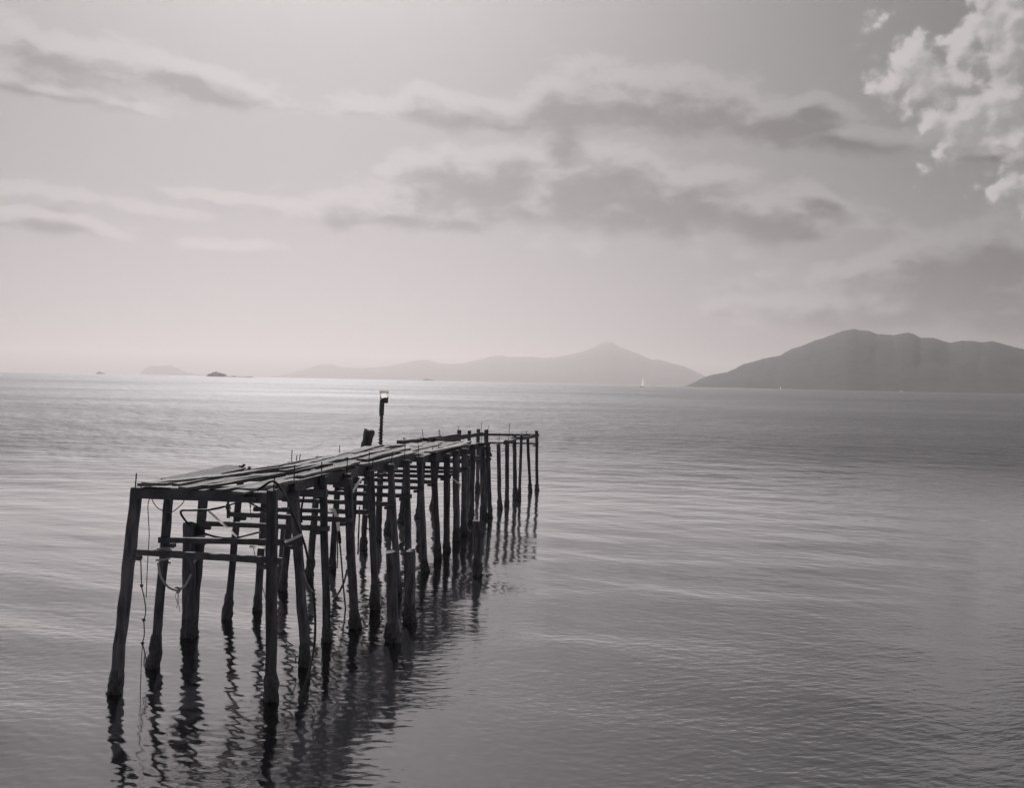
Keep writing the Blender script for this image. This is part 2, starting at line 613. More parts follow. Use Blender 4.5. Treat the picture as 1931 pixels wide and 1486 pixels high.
# ------------------------------------------------------------------ land on the horizon
def ridge(name, label, profile, dist, depth, mtl, nx=260, ny=28, rough_px=0.5, kind="structure", seed=0):
    """hill country whose skyline runs through the profile; dist may change along it"""
    xs = [p[0] for p in profile]
    ys = [p[1] for p in profile]
    vs_, fs = [], []
    dx, dd = zip(*dist)
    # the slopes below the crest follow a softened skyline, so no crease runs straight down from every notch
    pxs = np.linspace(xs[0], xs[-1], nx)
    w = max(3, nx // 14) | 1
    ker = np.hanning(w + 2)[1:-1]
    soft = np.convolve(np.pad(np.interp(pxs, xs, ys), w // 2, mode="edge"), ker / ker.sum(), mode="valid")
    for i in range(nx):
        px = xs[0] + (xs[-1] - xs[0]) * i / (nx - 1)
        py = float(np.interp(px, xs, ys)) + rough_px * (mnoise.noise(Vector((px * 0.12, seed, 0))) + 0.6 * mnoise.noise(Vector((px * 0.4, seed, 3))))
        D = float(np.interp(px, dx, dd))
        top = at(px, py, D)
        hgt = max(top.z, 0.0)
        low = min(max(at(px, float(soft[i]), D).z, 0.0), hgt * 1.15 + 1.0)
        for k in range(ny):
            s = -1 + 2 * k / (ny - 1)
            y = D + s * depth
            prof = (1 - s * s) ** 1.4
            wob = 1.0
            if abs(s) > 0.02:
                nn = mnoise.fractal(Vector((top.x, y, 0)) * (11.0 / D) + Vector((0, 0, seed)), 0.8, 2.1, 6)
                wob = 1 - min(0.6, abs(s) * 1.2) * (0.35 + 0.08 * nn)
            vs_.append((top.x * y / D, y, min(hgt * (1 - 0.02 * abs(s)), hgt + (low - hgt) * min(1.0, abs(s) * 2.5)) * max(0.0, min(prof * wob, 1.0)) - (2.0 if prof < 0.02 else 0)))
    for i in range(nx - 1):
        for k in range(ny - 1):
            a = i * ny + k
            fs.append((a, a + ny, a + ny + 1, a + 1))
    o = mesh_obj(name, vs_, fs, mtl, smooth=True)
    return tag(o, label, kind=kind)


FAR = [(470, 712), (520, 709), (536, 706), (570, 697), (604, 686.7), (622, 686), (645, 692), (681, 693.7), (728, 690.6), (759, 684), (793, 677.7),
       (808, 677.7), (826, 684), (844, 686), (875, 684), (904, 677), (930, 670.4), (945, 669.4), (963, 672.5), (1000, 671.5), (1026, 673.8), (1052, 672),
       (1078, 667), (1098, 662), (1122, 653), (1142, 643), (1155, 644.5), (1168, 653), (1197, 663.4), (1228, 677), (1246, 678), (1269, 685), (1290, 690),
       (1311, 699.7), (1330, 709), (1360, 720), (1400, 731)]
NEAR = [(1288, 729.5), (1305, 723), (1320, 715), (1330, 710.5), (1347, 706), (1370, 702), (1383, 697), (1401, 687), (1420, 682), (1443, 675.6), (1471, 670.4), (1490, 659),
        (1513, 652), (1534, 643), (1552, 638), (1575, 629), (1596, 622.4), (1609, 620.4), (1622, 623), (1638, 623.7), (1653, 630), (1684, 632),
        (1700, 629.4), (1713, 627), (1723, 630), (1736, 637), (1760, 637), (1775, 642), (1791, 646.6), (1814, 642.7), (1835, 643), (1853, 645.8),
        (1871, 643), (1887, 647.6), (1907, 653), (1931, 658.8), (1980, 672), (2060, 690), (2160, 705), (2300, 722), (2500, 752)]
ridge("mountain_range", "long pale mountain range with one pointed peak fading into haze", FAR, [(470, 22500), (900, 18500), (1150, 15300), (1400, 14500)], 2000, M_FOREST, 320, 26, 0.5, seed=3)
ridge("mountain", "broad dark wooded mountain behind the sea on the right", NEAR, [(1288, 4700), (1600, 4100), (2500, 3600)], 800, M_FOREST, 420, 56, 0.8, seed=8)
ridge("island", "flat topped pale island far out on the horizon", [(262, 706), (265, 703.6), (273, 694.7), (285, 688.7), (298, 689.7), (321, 688), (335, 693), (355, 703), (381, 706.5), (400, 709.5)],
      [(262, 20000), (400, 20000)], 500, M_FOREST, 90, 18, 0.3, seed=5)
ridge("rock_islet", "tiny dark rock on the horizon left of the flat topped island", [(180, 705), (184, 701.5), (188, 700.5), (192, 702), (197, 703.6), (203, 706)], [(0, 8500)], 30, M_ROCK, 30, 12, 0.3, seed=9)
ridge("low_islet", "low faint islet in front of the pale mountain range", [(795, 718.5), (800, 714), (806, 713.2), (812, 715.5), (818, 716.5), (826, 719)], [(0, 11000)], 30, M_ROCK, 30, 12, 0.2, seed=10)
ridge("wooded_islet", "small rocky islet carrying a clump of trees", [(385, 711), (391, 708.6), (400, 707.4), (418, 707.4), (427, 708.6), (436, 709.2), (441, 708.0), (447, 709.6), (458, 710.2), (468, 709.6), (473, 709.3), (480, 711.5)],
      [(0, 5600)], 22, M_ROCK, 60, 10, 0.15, seed=12)


def grove():
    V, F = [], []
    for k in range(13):
        px = 393 + 31 * k / 12 + jit(1.0)
        p = at(px, 708.3, 5600 + jit(8))
        h = (5 + 21 * math.sin(math.pi * (k + 0.7) / 13.4) ** 0.8) * (0.7 + 0.4 * random.random())
        trunk = tube([Vector((p.x, p.y, 1.0)), Vector((p.x + jit(1), p.y, p.z + h * 0.6))], 0.6, 5)
        V, F = join((V, F), trunk)
        for _ in range(80):
            c = Vector((p.x + random.gauss(0, 3.6), p.y + random.gauss(0, 3.6), p.z - 2 + h * (0.95 * random.random() ** 0.8)))
            s = 1.4 + random.random() * 1.8
            n = Vector((jit(1), jit(1), jit(1)))
            u, v = frame_for(n if n.length > 0.1 else Vector((0, 0, 1)))
            V, F = join((V, F), ([c + u * s, c + v * s, c - u * s, c - v * s], [(0, 1, 2, 3)]))
    tag(mesh_obj("islet_grove", V, F, M_LEAF), "clump of round topped trees on the small rocky islet", "trees", kind="stuff")


grove()


# ------------------------------------------------------------------ haze over the sea
def build_haze():
    lo, hi = Vector((-30000, -30000, -1.5)), Vector((30000, 30000, 740))
    vs_ = [(x, y, z) for z in (lo.z, hi.z) for x, y in ((lo.x, lo.y), (hi.x, lo.y), (hi.x, hi.y), (lo.x, hi.y))]
    fs = [(3, 2, 1, 0), (4, 5, 6, 7), (0, 1, 5, 4), (1, 2, 6, 5), (2, 3, 7, 6), (3, 0, 4, 7)]
    m = bpy.data.materials.new("haze")
    m.use_nodes = True
    t = m.node_tree
    t.nodes.clear()
    g = Graph(t)
    out, v = g.node("ShaderNodeOutputMaterial"), g.node("ShaderNodeVolumePrincipled")
    t.links.new(v.outputs[0], out.inputs["Volume"])
    v.inputs["Density Attribute"].default_value = ""
    v.inputs["Color"].default_value = (0.98, 0.915, 0.915, 1)
    v.inputs["Density"].default_value = HAZE_D
    v.inputs["Anisotropy"].default_value = HAZE_G
    tag(mesh_obj("haze", vs_, fs, m), "thin pale sea haze over the water", "haze", kind="stuff")


HAZE_D, HAZE_G = 0.85e-4, 0.7
build_haze()

# ------------------------------------------------------------------ jetty
JETTY = empty("jetty", (-3.9, 11.9, 0), "long dilapidated jetty of leaning dark posts carrying loose grey planks", "jetty")


def deck_z(y, f=0.5):
    """top of the walkway, f = 0 at its left edge and 1 at its right edge"""
    zl = 2.625 - (y - 12) * 0.011 if y < 20.4 else 2.42 - (y - 20.4) * 0.022
    zr = 2.58 - (y - 12) * 0.0125 if y < 20.4 else 2.355 - (y - 20.4) * 0.017
    return zl + (zr - zl) * f


RIGHT_ROW = [  # (top px, top py, foot px, foot py, width px)
    (513, 923, 511, 1322, 18.5), (554, 914, 577, 1257, 15.5), (608.5, 898, 617, 1213, 14.5), (655, 892, 669, 1184, 14.5), (698, 878, 708, 1148, 12.5),
    (736, 874, 751, 1121, 10.5), (766, 869, 771, 1098, 11.5), (791, 862, 801, 1076, 10.8), (816, 853, 826, 1055, 10.2), (843, 856, 842, 1040, 10.2),
    (859, 850, 861, 1020, 10.5), (876, 850, 875, 1008, 10.5), (892, 838, 888, 988, 9.5), (908.5, 841, 911.5, 977, 8.5), (919.5, 835, 924.5, 977, 6.5),
    (940, 836, 942.5, 959, 6.5), (956, 830, 956, 954, 6.5), (970, 818, 971.5, 942, 6.5), (983.5, 820, 979, 941, 5.0), (994.5, 818, 1000, 928, 5.5), (1012, 812, 1012.5, 925, 5.2)]
LEFT_ROW = [
    (258, 923, 217, 1305, 19.5), (320, 925, 290, 1257, 16.5), (386, 915, 362, 1200, 14.5), (455, 893, 428, 1168, 12.5), (503, 884, 485, 1148, 11.5), (556, 871, 533, 1115, 12.0),
    (602, 864, 583, 1093, 11.5), (640, 858, 626, 1073, 10.5), (672, 855, 661, 1051, 10.0), (694, 848, 685, 1037, 10.0), (719, 841, 713, 1018, 9.5), (742, 840, 732, 1004, 10),
    (770, 835, 757, 985, 10), (800, 832, 789, 977, 9), (829, 829, 816, 958, 8), (866, 811, 861, 943, 6.5), (885, 812, 882, 935, 6.5), (902, 809, 900, 929, 6.5), (917, 810, 918, 925, 7.0)]


def crust_mesh(c, axis, r, h, seed):
    V, F = [], []
    u, v = frame_for(axis)
    N, K = 16, 9
    for k in range(K):
        t = k / (K - 1)
        z = -0.25 + (h + 0.25) * t
        env = (0.14 + 0.42 * math.sin(math.pi * min(1.0, 0.3 + t * 0.7)) ** 0.8) * (1 if t < 0.95 else 0.5)
        for j in range(N):
            a = 2 * math.pi * j / N
            nn = mnoise.noise(Vector((math.cos(a) * 1.7 + seed, math.sin(a) * 1.7, z * 16))) * 0.9 + jit(0.45)
            rr = r * (1.0 + max(0.03, env * (0.7 + 1.1 * nn)))
            V.append(c + axis * (z / axis.z) + u * math.cos(a) * rr + v * math.sin(a) * rr)
    for k in range(K - 1):
        for j in range(N):
            a, b = k * N + j, k * N + (j + 1) % N
            F.append((a, b, b + N, a + N))
    F.append(tuple(range((K - 1) * N, K * N)))
    return V, F


def make_pile(top, foot, wpx, parent, name="pile", rods=None, broken=0.03, crust=0.34, label=None):
    d = (top - foot).normalized()
    half = wpx / FOCAL * foot.y / 2
    p = mesh_obj(name, *prism(foot - d * 0.9, top, half, 0.3, 14, half * 0.085, jit(0.5), broken), M_PILE, parent)
    if label:
        p["label"] = label
    c = mesh_obj("barnacle_crust", *crust_mesh(foot, d, half * 1.1, crust * (0.7 + 0.6 * random.random()), random.random() * 50), M_CRUST, p, smooth=False)
    c.matrix_parent_inverse = Matrix.Identity(4) if parent is None else c.matrix_parent_inverse
    for ox, oy, ln, lean in rods or ():
        b = top + Vector((ox, oy, -0.06))
        rod = mesh_obj("rebar", *tube([b, b + Vector((lean * ln * 0.5, 0, ln * 0.55)), b + Vector((lean * ln, 0.02, ln + 0.06))], 0.0085, 5), M_RUST, p)
    return p


RODS_R = {0: [(0.02, 0.0, 0.17, 0.03)], 1: [(0.0, 0, 0.27, 0.02), (-0.05, 0.02, 0.06, -0.2)], 2: [(-0.02, 0, 0.22, 0)], 3: [(-0.01, 0, 0.2, 0.02)], 4: [(-0.02, 0, 0.24, 0), (0.04, 0.03, 0.1, 0)],
          5: [(0.0, 0, 0.22, 0.2)], 6: [(-0.03, 0, 0.3, 0)], 7: [(-0.03, 0, 0.26, 0.02)], 8: [(0.0, 0, 0.12, 0)], 9: [(-0.2, 0, 0.22, 0)], 13: [(-0.02, 0, 0.4, 0)], 15: [(0, 0, 0.32, 0.1)],
          16: [(0.05, 0, 0.55, 0.05)], 18: [(0, 0, 0.12, 0.1)], 19: [(-0.04, 0, 0.1, 0)]}
LEFT_R = {0: [(-0.02, 0, 0.2, 0.02), (0.05, 0, 0.09, 0)], 3: [(0.0, 0, 0.09, 0), (0.05, 0.03, 0.05, 0.3)], 5: [(-0.06, 0, 0.22, 0), (0.02, 0, 0.12, 0.1), (0.07, 0, 0.14, 0.2)], 7: [(0.0, 0, 0.2, 0)],
          9: [(0.05, 0, 0.1, 0)], 13: [(0, 0, 0.35, -0.2), (-0.1, 0, 0.14, 0)], 14: [(0, 0, 0.3, -0.1), (0.06, 0, 0.3, -0.25)], 15: [(-0.05, 0, 0.12, 0.3)], 17: [(0.12, 0, 0.25, 0)], 18: [(0.02, 0, 0.14, 0.6)]}
rp, lp = [], []
for i, (tx, ty, fx, fy, w) in enumerate(RIGHT_ROW):
    f = ground(fx, fy)
    t = at(tx, ty, f.y + 0.02)
    make_pile(t, f, w, JETTY, rods=RODS_R.get(i))
    rp.append((t, f))
for i, (tx, ty, fx, fy, w) in enumerate(LEFT_ROW):
    f = ground(fx, fy)
    t = at(tx, ty, f.y + 0.02)
    make_pile(t, f, w, JETTY, rods=LEFT_R.get(i))
    lp.append((t, f))


def on_pile(pair, z):
    t, f = pair
    k = (z - f.z) / (t.z - f.z)
    return f + (t - f) * k


BENTS = [(i, i) for i in range(15)] + [(15, 16), (16, 17), (17, 19), (18, 20)]
for n, (li, ri) in enumerate(BENTS):
    a, b = lp[li], rp[ri]
    y = (a[1].y + b[1].y) / 2
    zc = min(deck_z(y) - 0.105, a[0].z - 0.05, b[0].z + 0.06) if y < 26 else 2.06
    zc = zc if n else 2.515
    if n in (15, 16, 17):                                    # bare posts: nothing left on top
        continue
    pa, pb = on_pile(a, zc), on_pile(b, zc)
    d = (pb - pa).normalized()
    h = 0.135 if n == 0 else 0.11 if y < 26 else 0.085
    front = Vector((0, -0.085, 0))
    if n == 0:
        pa, pb = pa + Vector((0.02, 0, 0)), pb - d * 0.02
        front = Vector((0, -0.0, 0))
    mesh_obj("cap_beam", *boxbar(pa - d * (0.1 if n else 0.06) + front, pb + d * (0.08 if n else -0.02) + front, 0.11 if n else 0.15, h, seg=6), M_BEAM, JETTY)
    zt = 1.74 + jit(0.03)
    if n in (15, 16, 17):
        continue
    ta, tb = on_pile(a, zt), on_pile(b, zt - 0.02 + jit(0.02))
    d = (tb - ta).normalized()
    left_over = {0: 0.03, 1: 0.06, 2: 0.02}.get(n, 0.06 + 0.1 * random.random())
    tie = mesh_obj("tie_beam", *boxbar(ta - d * left_over + front * 0.9, tb + d * (0.05 + 0.1 * random.random()) + front * 0.9, 0.07, 0.075 if y < 30 else 0.06, seg=6), M_BEAM, JETTY)
    for pr in (ta, tb):
        c = pr + Vector((0.10 if pr is ta else -0.1, -0.03, -0.075))
        mesh_obj("cleat", *boxbar(c - Vector((0.05, 0, 0)), c + Vector((0.05, 0, 0)), 0.07, 0.05, seg=1), M_BEAM, JETTY)

# stringers along both rows, butted bent to bent
for row, off in ((rp, -0.10), (lp, 0.12)):
    idx = list(range(15))
    for i in idx[:-1]:
        a, b = row[i], row[i + 1]
        ya, yb = a[1].y, b[1].y
        if row is lp and (i in (0, 1)):
            continue
        side = 1.0 if row is rp else 0.0
        za, zb = deck_z(ya, side) - 0.1, deck_z(yb, side) - 0.1
        if row is lp:
            za, zb = za - 0.05, zb - 0.05
        A = Vector((on_pile(a, za).x + off, ya + 0.01, za))
        B = Vector((on_pile(b, zb).x + off, yb - 0.01, zb))
        mesh_obj("stringer", *boxbar(A, B, 0.07, 0.15 if row is rp else 0.09, seg=4), M_BEAM, JETTY)
# the bare far end: one rail along the left row, sagging joints
LRAIL = [(752, 840), (790, 836), (829, 831), (866, 824.5), (885, 822), (902, 819), (917, 819.5)]
LY = [lp[11][1].y, lp[13][1].y, lp[14][1].y, lp[15][1].y, lp[16][1].y, lp[17][1].y, lp[18][1].y]
for i in range(len(LRAIL) - 1):
    a, b = at(*LRAIL[i], LY[i]), at(*LRAIL[i + 1], LY[i + 1])
    d = (b - a).normalized()
    mesh_obj("stringer", *boxbar(a + d * 0.01, b - d * 0.01, 0.12, (0.27, 0.3, 0.24, 0.16, 0.13, 0.13)[i], seg=4, rough=0.012), M_BEAM, JETTY)
# right-hand remains between the last posts
for (x0, y0, D0), (x1, y1, D1), h in (((966, 826.5, 32.3), (986, 826, 32.9), 0.09), ((986, 826.5, 33.0), (1010, 822.5, 35.2), 0.11), ((952, 835, 30.8), (972, 830, 32.4), 0.12)):
    mesh_obj("rail_remnant", *boxbar(at(x0, y0, D0), at(x1, y1, D1), 0.09, h, seg=4, rough=0.014), M_BEAM, JETTY)
mesh_obj("hanging_batten", *boxbar(at(916, 833, 27.8), at(927, 861, 27.8), 0.06, 0.06, up=Vector((0, 1, 0)), seg=3), M_BEAM, JETTY)
mesh_obj("corner_bracket", *boxbar(at(452, 935, 11.75), at(486, 943, 11.75), 0.2, 0.06, seg=3), M_BEAM, JETTY)

# --- planks of the walkway
RE = [(11.45, -3.2), (12.2, -2.97), (13.2, -2.93), (14.2, -2.87), (15.3, -2.70), (16.6, -2.42), (18.1, -2.18), (19.6, -1.97), (20.2, -1.87), (23, -1.56), (26.7, -1.17), (27.4, -1.1)]
LE = [(11.8, -4.6), (12.4, -4.22), (12.8, -4.02), (13.5, -3.74), (14, -3.63), (15.4, -3.53), (16.8, -3.40), (18.4, -3.33), (20.3, -3.2), (22, -3.05), (24, -2.85), (25.5, -2.6), (27.4, -2.35)]


def edge(tab, y):
    return float(np.interp(y, [a for a, _ in tab], [b for _, b in tab]))


LANES = 6
CUTS = [[11.75, 14.3, 17.4, 20.45], [11.9, 15.2, 18.2, 20.7], [11.65, 13.9, 17.0, 20.3], [11.72, 15.6, 18.8, 20.6], [11.55, 14.4, 16.7, 20.2], [11.5, 13.4, 16.2, 19.85]]
CUTS2 = [[20.6, 23.9, 25.2], [20.8, 24.4, 26.2], [20.5, 23.2, 26.6], [20.7, 24.9, 27.0], [20.3, 23.6, 27.2], [20.0, 23.4, 27.3]]
for tier, cuts in ((0, CUTS), (1, CUTS2)):
    for ln in range(LANES):
        for s in range(len(cuts[ln]) - 1):
            y0, y1 = cuts[ln][s] + 0.012 + 0.12 * random.random() * (s > 0), cuts[ln][s + 1] - 0.012 + (0.12 if random.random() < 0.25 else 0)
            f = (ln + 0.5) / LANES
            if tier == 0 and ln == 0 and s == 0:
                y1 = 12.9
            zl = 0.012 * random.random() + (0.03 if (ln + s) % 3 == 0 else 0.0)

            def P(y):
                z = deck_z(min(y, 20.39) if tier == 0 else max(y, 20.41), f)
                return Vector((edge(LE, y) * (1 - f) + edge(RE, y) * f, y, z + zl))
            a, b = P(y0), P(y1)
            w = (edge(RE, (y0 + y1) / 2) - edge(LE, (y0 + y1) / 2)) / LANES - 0.012 - 0.05 * random.random()
            a.z += jit(0.012)
            b.z += jit(0.012)
            mesh_obj("plank", *boxbar(a + Vector((jit(0.015), 0, 0)), b + Vector((jit(0.02), 0, 0)), w, 0.038, up=Vector((jit(0.05), 0, 1)), seg=9, rough=0.008, bow=jit(0.03)), M_PLANK, JETTY)
# the sprung plank whose far end has lifted, its neighbour underneath, and odd boards on top
pl = mesh_obj("plank", *boxbar(at(318, 909, 12.35), at(446, 882.5, 13.9), 0.25, 0.04, up=Vector((0.18, 0, 1)), seg=6, rough=0.004), M_PLANK, JETTY)
pl["label"] = "sprung plank with its far end lifted off the deck"
mesh_obj("plank", *boxbar(at(271, 914.5, 11.8), at(332, 908.5, 12.9), 0.16, 0.035, seg=4), M_PLANK, JETTY)
mesh_obj("plank", *boxbar(at(298, 914, 11.72), at(385, 902, 13.6), 0.2, 0.035, seg=4), M_PLANK, JETTY)
mesh_obj("plank", *boxbar(at(462, 924, 11.72), at(512, 914, 12.55), 0.17, 0.035, seg=6), M_PLANK, JETTY)
mesh_obj("plank", *boxbar(at(806, 853, 20.3), at(880, 838, 26.4), 0.14, 0.04, seg=6), M_PLANK, JETTY)
# splinters and rubble on the far left row
for q in (((761, 826, 26.6), (776, 836, 26.4), 0.03), ((800, 829, 28.0), (808, 829, 28.0), 0.11), ((818, 829, 29.0), (838, 829, 30), 0.07), ((597, 863.5, 18.9), (611, 863, 19.0), 0.06), ((503, 884, 16.5), (517, 884.5, 16.5), 0.09)):
    mesh_obj("broken_board", *boxbar(at(*q[0]), at(*q[1]), q[2] * 1.2, q[2], seg=2, rough=0.012), M_BEAM, JETTY)
V, F = [], []
for _ in range(16):
    c = at(456 + jit(10), 886 + jit(4), 15.7 + jit(0.06))
    V, F = join((V, F), boxbar(c, c + Vector((jit(0.1), jit(0.05), jit(0.06) + 0.02)), 0.04, 0.035, seg=1, rough=0.01))
mesh_obj("broken_pile_head", V, F, M_PILE, JETTY)

# ------------------------------------------------------------------ free posts standing beside the jetty
STUMPS = [
    ("post_stump", "blunt lone post with a notched top between the left front legs of the jetty", (357, 985, 357, 1203, 21), 0.08),
    ("post_stump", "squared dark stump with a pointed top beside its split neighbour", (739, 1041, 741, 1212, 20.5), 0.05),
    ("post_stump", "dark stump with a split top just right of the squared pointed stump", (773, 1038, 773, 1172, 17.5), 0.07),
    ("post_stump", "lone stump in open water on the right side of the jetty", (899, 981, 900, 1085, 13.5), 0.04),
    ("post_stump", "slim leaning stump seen under the ties behind the front right jetty post", (535.5, 989, 527, 1104, 8.5), 0.05),
]
for nm, lab, (tx, ty, fx, fy, w), br in STUMPS:
    f = ground(fx, fy)
    t = at(tx, ty, f.y)
    s = make_pile(t, f, w, None, nm, broken=br)
    tag(s, lab, "post", "broken posts left standing beside the jetty")
f = at(688, 843, 22.25)
t = at(696.5, 811, 22.25)
o = mesh_obj("post_stump", *prism(f - Vector((0, 0, 0.25)), t, 0.105, 0.3, 8, 0.012, 0.4, 0.1), M_PILE)
tag(o, "thick broken post head leaning above the planks left of the bucket pole", "post", "broken posts left standing beside the jetty")

# --- pole with a bucket on top
PD = 23.6
POLE = empty("bucket_pole", at(717.5, 850, PD), "thin crooked pole wrapped with cord standing above the deck planks", "pole")
mesh_obj("shaft", *tube(photo_curve([(717.3, 856, PD), (718.5, 815, PD), (719.5, 790, PD), (720, 765, PD), (720.5, 758, PD)]), 0.037, 8, 0.1), M_BEAM, POLE)
mesh_obj("sleeve", *tube(photo_curve([(719.4, 783.5, PD), (719.8, 771, PD), (720.5, 758.5, PD)], 3), 0.06, 10, 0.05), M_BEAM, POLE)
cp_ = []
for k in range(60):
    c = at(718.2 + 1.6 * k / 60, 838 - 56 * k / 60, PD)
    a = k * 0.95
    rr = 0.046 + (0.016 if k < 34 else 0.0) * (0.5 + 0.5 * math.sin(k * 0.31))
    cp_.append(c + Vector((math.cos(a) * rr - (0.012 if k < 34 else 0), math.sin(a) * rr, 0)))
mesh_obj("cord_wrap", *tube(cp_, 0.011, 5, 0.2), M_CORD, POLE)
B0 = at(724, 760.3, PD)
BR, BH = 0.112, 0.31
BUCKET = empty("bucket", B0, "white plastic bucket stuck upright on top of the thin pole", "bucket")


def lathe(prof, n=24, c=Vector((0, 0, 0))):
    V, F = [], []
    for r, z in prof:
        for j in range(n):
            a = 2 * math.pi * j / n
            V.append(c + Vector((math.cos(a) * r, math.sin(a) * r, z)))
    for i in range(len(prof) - 1):
        for j in range(n):
            a, b = i * n + j, i * n + (j + 1) % n
            F.append((a, b, b + n, a + n))
    return V, F


mesh_obj("bucket_wall", *lathe([(0.001, 0.0), (BR * 0.9, 0.0), (BR * 0.93, BH * 0.45), (BR * 0.97, BH * 0.78), (BR * 0.94, BH * 0.78), (BR * 0.87, 0.01), (0.001, 0.012)], 24, B0), M_BUCKET, BUCKET, True)
mesh_obj("rim", *lathe([(BR * 0.97, BH * 0.78), (BR * 1.05, BH * 0.79), (BR * 1.06, BH * 0.86), (BR * 1.0, BH * 0.88), (BR * 1.03, BH * 0.98), (BR * 1.02, BH), (BR * 0.96, BH), (BR * 0.94, BH * 0.78)], 24, B0), M_RIM, BUCKET, True)
V, F = [], []
for j in range(24):
    a = 2 * math.pi * j / 24
    hh = BH * (0.34 + 0.16 * math.cos(a + 0.3) + 0.05 * math.sin(3 * a))
    for z in (0.004, hh):
        k = BR * (0.9 + 0.07 * z / BH) + 0.003
        V.append(B0 + Vector((math.cos(a) * k, math.sin(a) * k, z)))
for j in range(24):
    n = (j + 1) % 24
    F.append((2 * j, 2 * n, 2 * n + 1, 2 * j + 1))
mesh_obj("shade_film", V, F, M_SHADE, BUCKET, True)  # dark film paints in the bucket's shade, reaching higher on the right


# ------------------------------------------------------------------ hoses, pipes and ropes hung about the jetty
def strand(name, label, cat, seq, r, m, n=6, sides=6, rough=0.0, group=None):
    return tag(mesh_obj(name, *tube(photo_curve(seq, n), r, sides, rough), m, None, True), label, cat, group)


strand("hose", "thick black hose bent in a loose S under the front of the jetty", "hose",
       [(455, 944, 14.9), (437, 951, 14.6), (416, 957.5, 14.3), (392, 961.5, 14.15), (362, 962.5, 14.15), (344, 963, 14.15), (341, 968, 14.2), (348, 980, 14.3), (361, 993, 14.45), (378, 1003, 14.5),
        (400, 1011, 14.4), (425, 1015.5, 14.3), (447, 1014, 14.35), (470, 1008.5, 14.6), (490, 1004, 15.0)], 0.017, M_HOSE)
strand("hose", "short black hose slanting from a left post to the deck beam", "hose", [(458, 941, 15.2), (470, 948, 15.2), (485, 956, 15.1), (498, 963, 15.1)], 0.013, M_HOSE)
strand("hose", "long black hose draped over the front right post and trailing into the water", "hose",
       [(485, 925, 11.62), (497, 917, 11.6), (507, 910, 11.62), (514, 907.5, 11.66), (522, 912, 11.72), (530, 922, 11.85), (540, 938, 12.4), (549, 963, 12.85), (561, 992, 12.95), (573, 1022, 12.95),
        (581, 1056, 12.95), (588, 1095, 12.9), (592, 1130, 12.85), (594.5, 1172, 12.75), (593, 1215, 12.55), (588, 1245, 12.35), (581, 1275, 12.15), (573, 1300, 12.0), (566, 1322, 11.85)], 0.016, M_HOSE)
strand("hose", "dark hose hanging from the deck behind the second right post", "hose", [(577, 928, 14.6), (573, 937, 14.6), (570, 950, 14.6), (568, 968, 14.6), (569, 985, 14.65)], 0.016, M_HOSE)
strand("hose", "thin looped cable dangling under the ties beside the fifth right post", "cable", [(687, 970, 16.4), (687, 985, 16.35), (689, 993, 16.3), (695, 998.5, 16.3), (702, 996, 16.35)], 0.011, M_HOSE)
strand("pipe", "thin white pipe slanting down between two left posts", "pipe", [(392.5, 963, 14.2), (420, 988, 14.2), (446.5, 1012.5, 14.2)], 0.017, M_WHITE, 2, 8, group="white pipes under the jetty")
strand("pipe", "short white pipe stuck out beside the second right post", "pipe", [(538, 1022, 13.0), (553, 1016, 12.95), (568, 1009, 12.9)], 0.019, M_WHITE, 2, 8, group="white pipes under the jetty")
strand("pipe", "white pipe lying level behind the front right post", "pipe", [(472, 1031, 13.0), (488, 1032, 12.9), (505, 1033, 12.8)], 0.017, M_WHITE, 2, 8, group="white pipes under the jetty")
strand("pipe", "white pipe leaning under the deck right of the fourth right post", "pipe", [(664, 929, 15.9), (673, 915, 15.9), (681.5, 901.5, 15.9)], 0.02, M_WHITE, 2, 8, group="white pipes under the jetty")
T = empty("bent_tube_stick", at(651, 1142, 16.6), "long thin stick in the water with a bent white tube on its upper end", "stick")
mesh_obj("tube", *tube(photo_curve([(616, 955, 15.6), (619, 962, 15.6), (624, 964, 15.6), (629, 961.5, 15.6), (633, 971, 15.65), (636, 984, 15.7), (638.5, 1001, 15.75)]), 0.026, 8, 0.05), M_WHITE, T, True)
mesh_obj("sleeve", *tube(photo_curve([(638.5, 1000, 15.75), (640, 1012, 15.8), (641, 1024, 15.85)], 3), 0.026, 8, 0.1), M_HOSE, T, True)
mesh_obj("shaft", *tube(photo_curve([(640.5, 1022, 15.85), (643.5, 1055, 16.0), (647, 1100, 16.3), (651, 1143, 16.6), (652, 1150, 16.65)], 3), 0.014, 6), M_STICK, T, True)
strand("branch", "thin dark branch hanging down left of the bent tube stick", "branch", [(637, 1000, 16.2), (636.5, 1022, 16.2), (636.5, 1050, 16.2), (635.8, 1072, 16.2)], 0.011, M_STICK, 3, 5, 0.25)
strand("branch", "crooked dark branch poking out of the water beside the bent tube stick", "branch", [(628, 1136, 16.95), (634, 1126, 16.95), (639, 1118, 16.9), (644, 1109, 16.85), (648, 1100, 16.8), (651, 1090, 16.75), (654.5, 1075, 16.7)], 0.02, M_STICK, 3, 5, 0.25)
strand("rope", "frayed rope hanging down the back of the fourth right post", "rope", [(678, 955, 15.9), (677.3, 980, 15.9), (676, 1010, 15.9), (675.2, 1040, 15.95), (674.6, 1046, 15.95)], 0.014, M_CORD, 4, 5, 0.25)


def knot(c, r, n=26):
    pts = []
    for k in range(n):
        t = k / n * 2 * math.pi
        pts.append(c + Vector((math.sin(t) + 2 * math.sin(2 * t), 1.2 * math.cos(3 * t), math.cos(t) - 2 * math.cos(2 * t))) * r * 0.33)
    pts.append(pts[0].copy())
    return pts


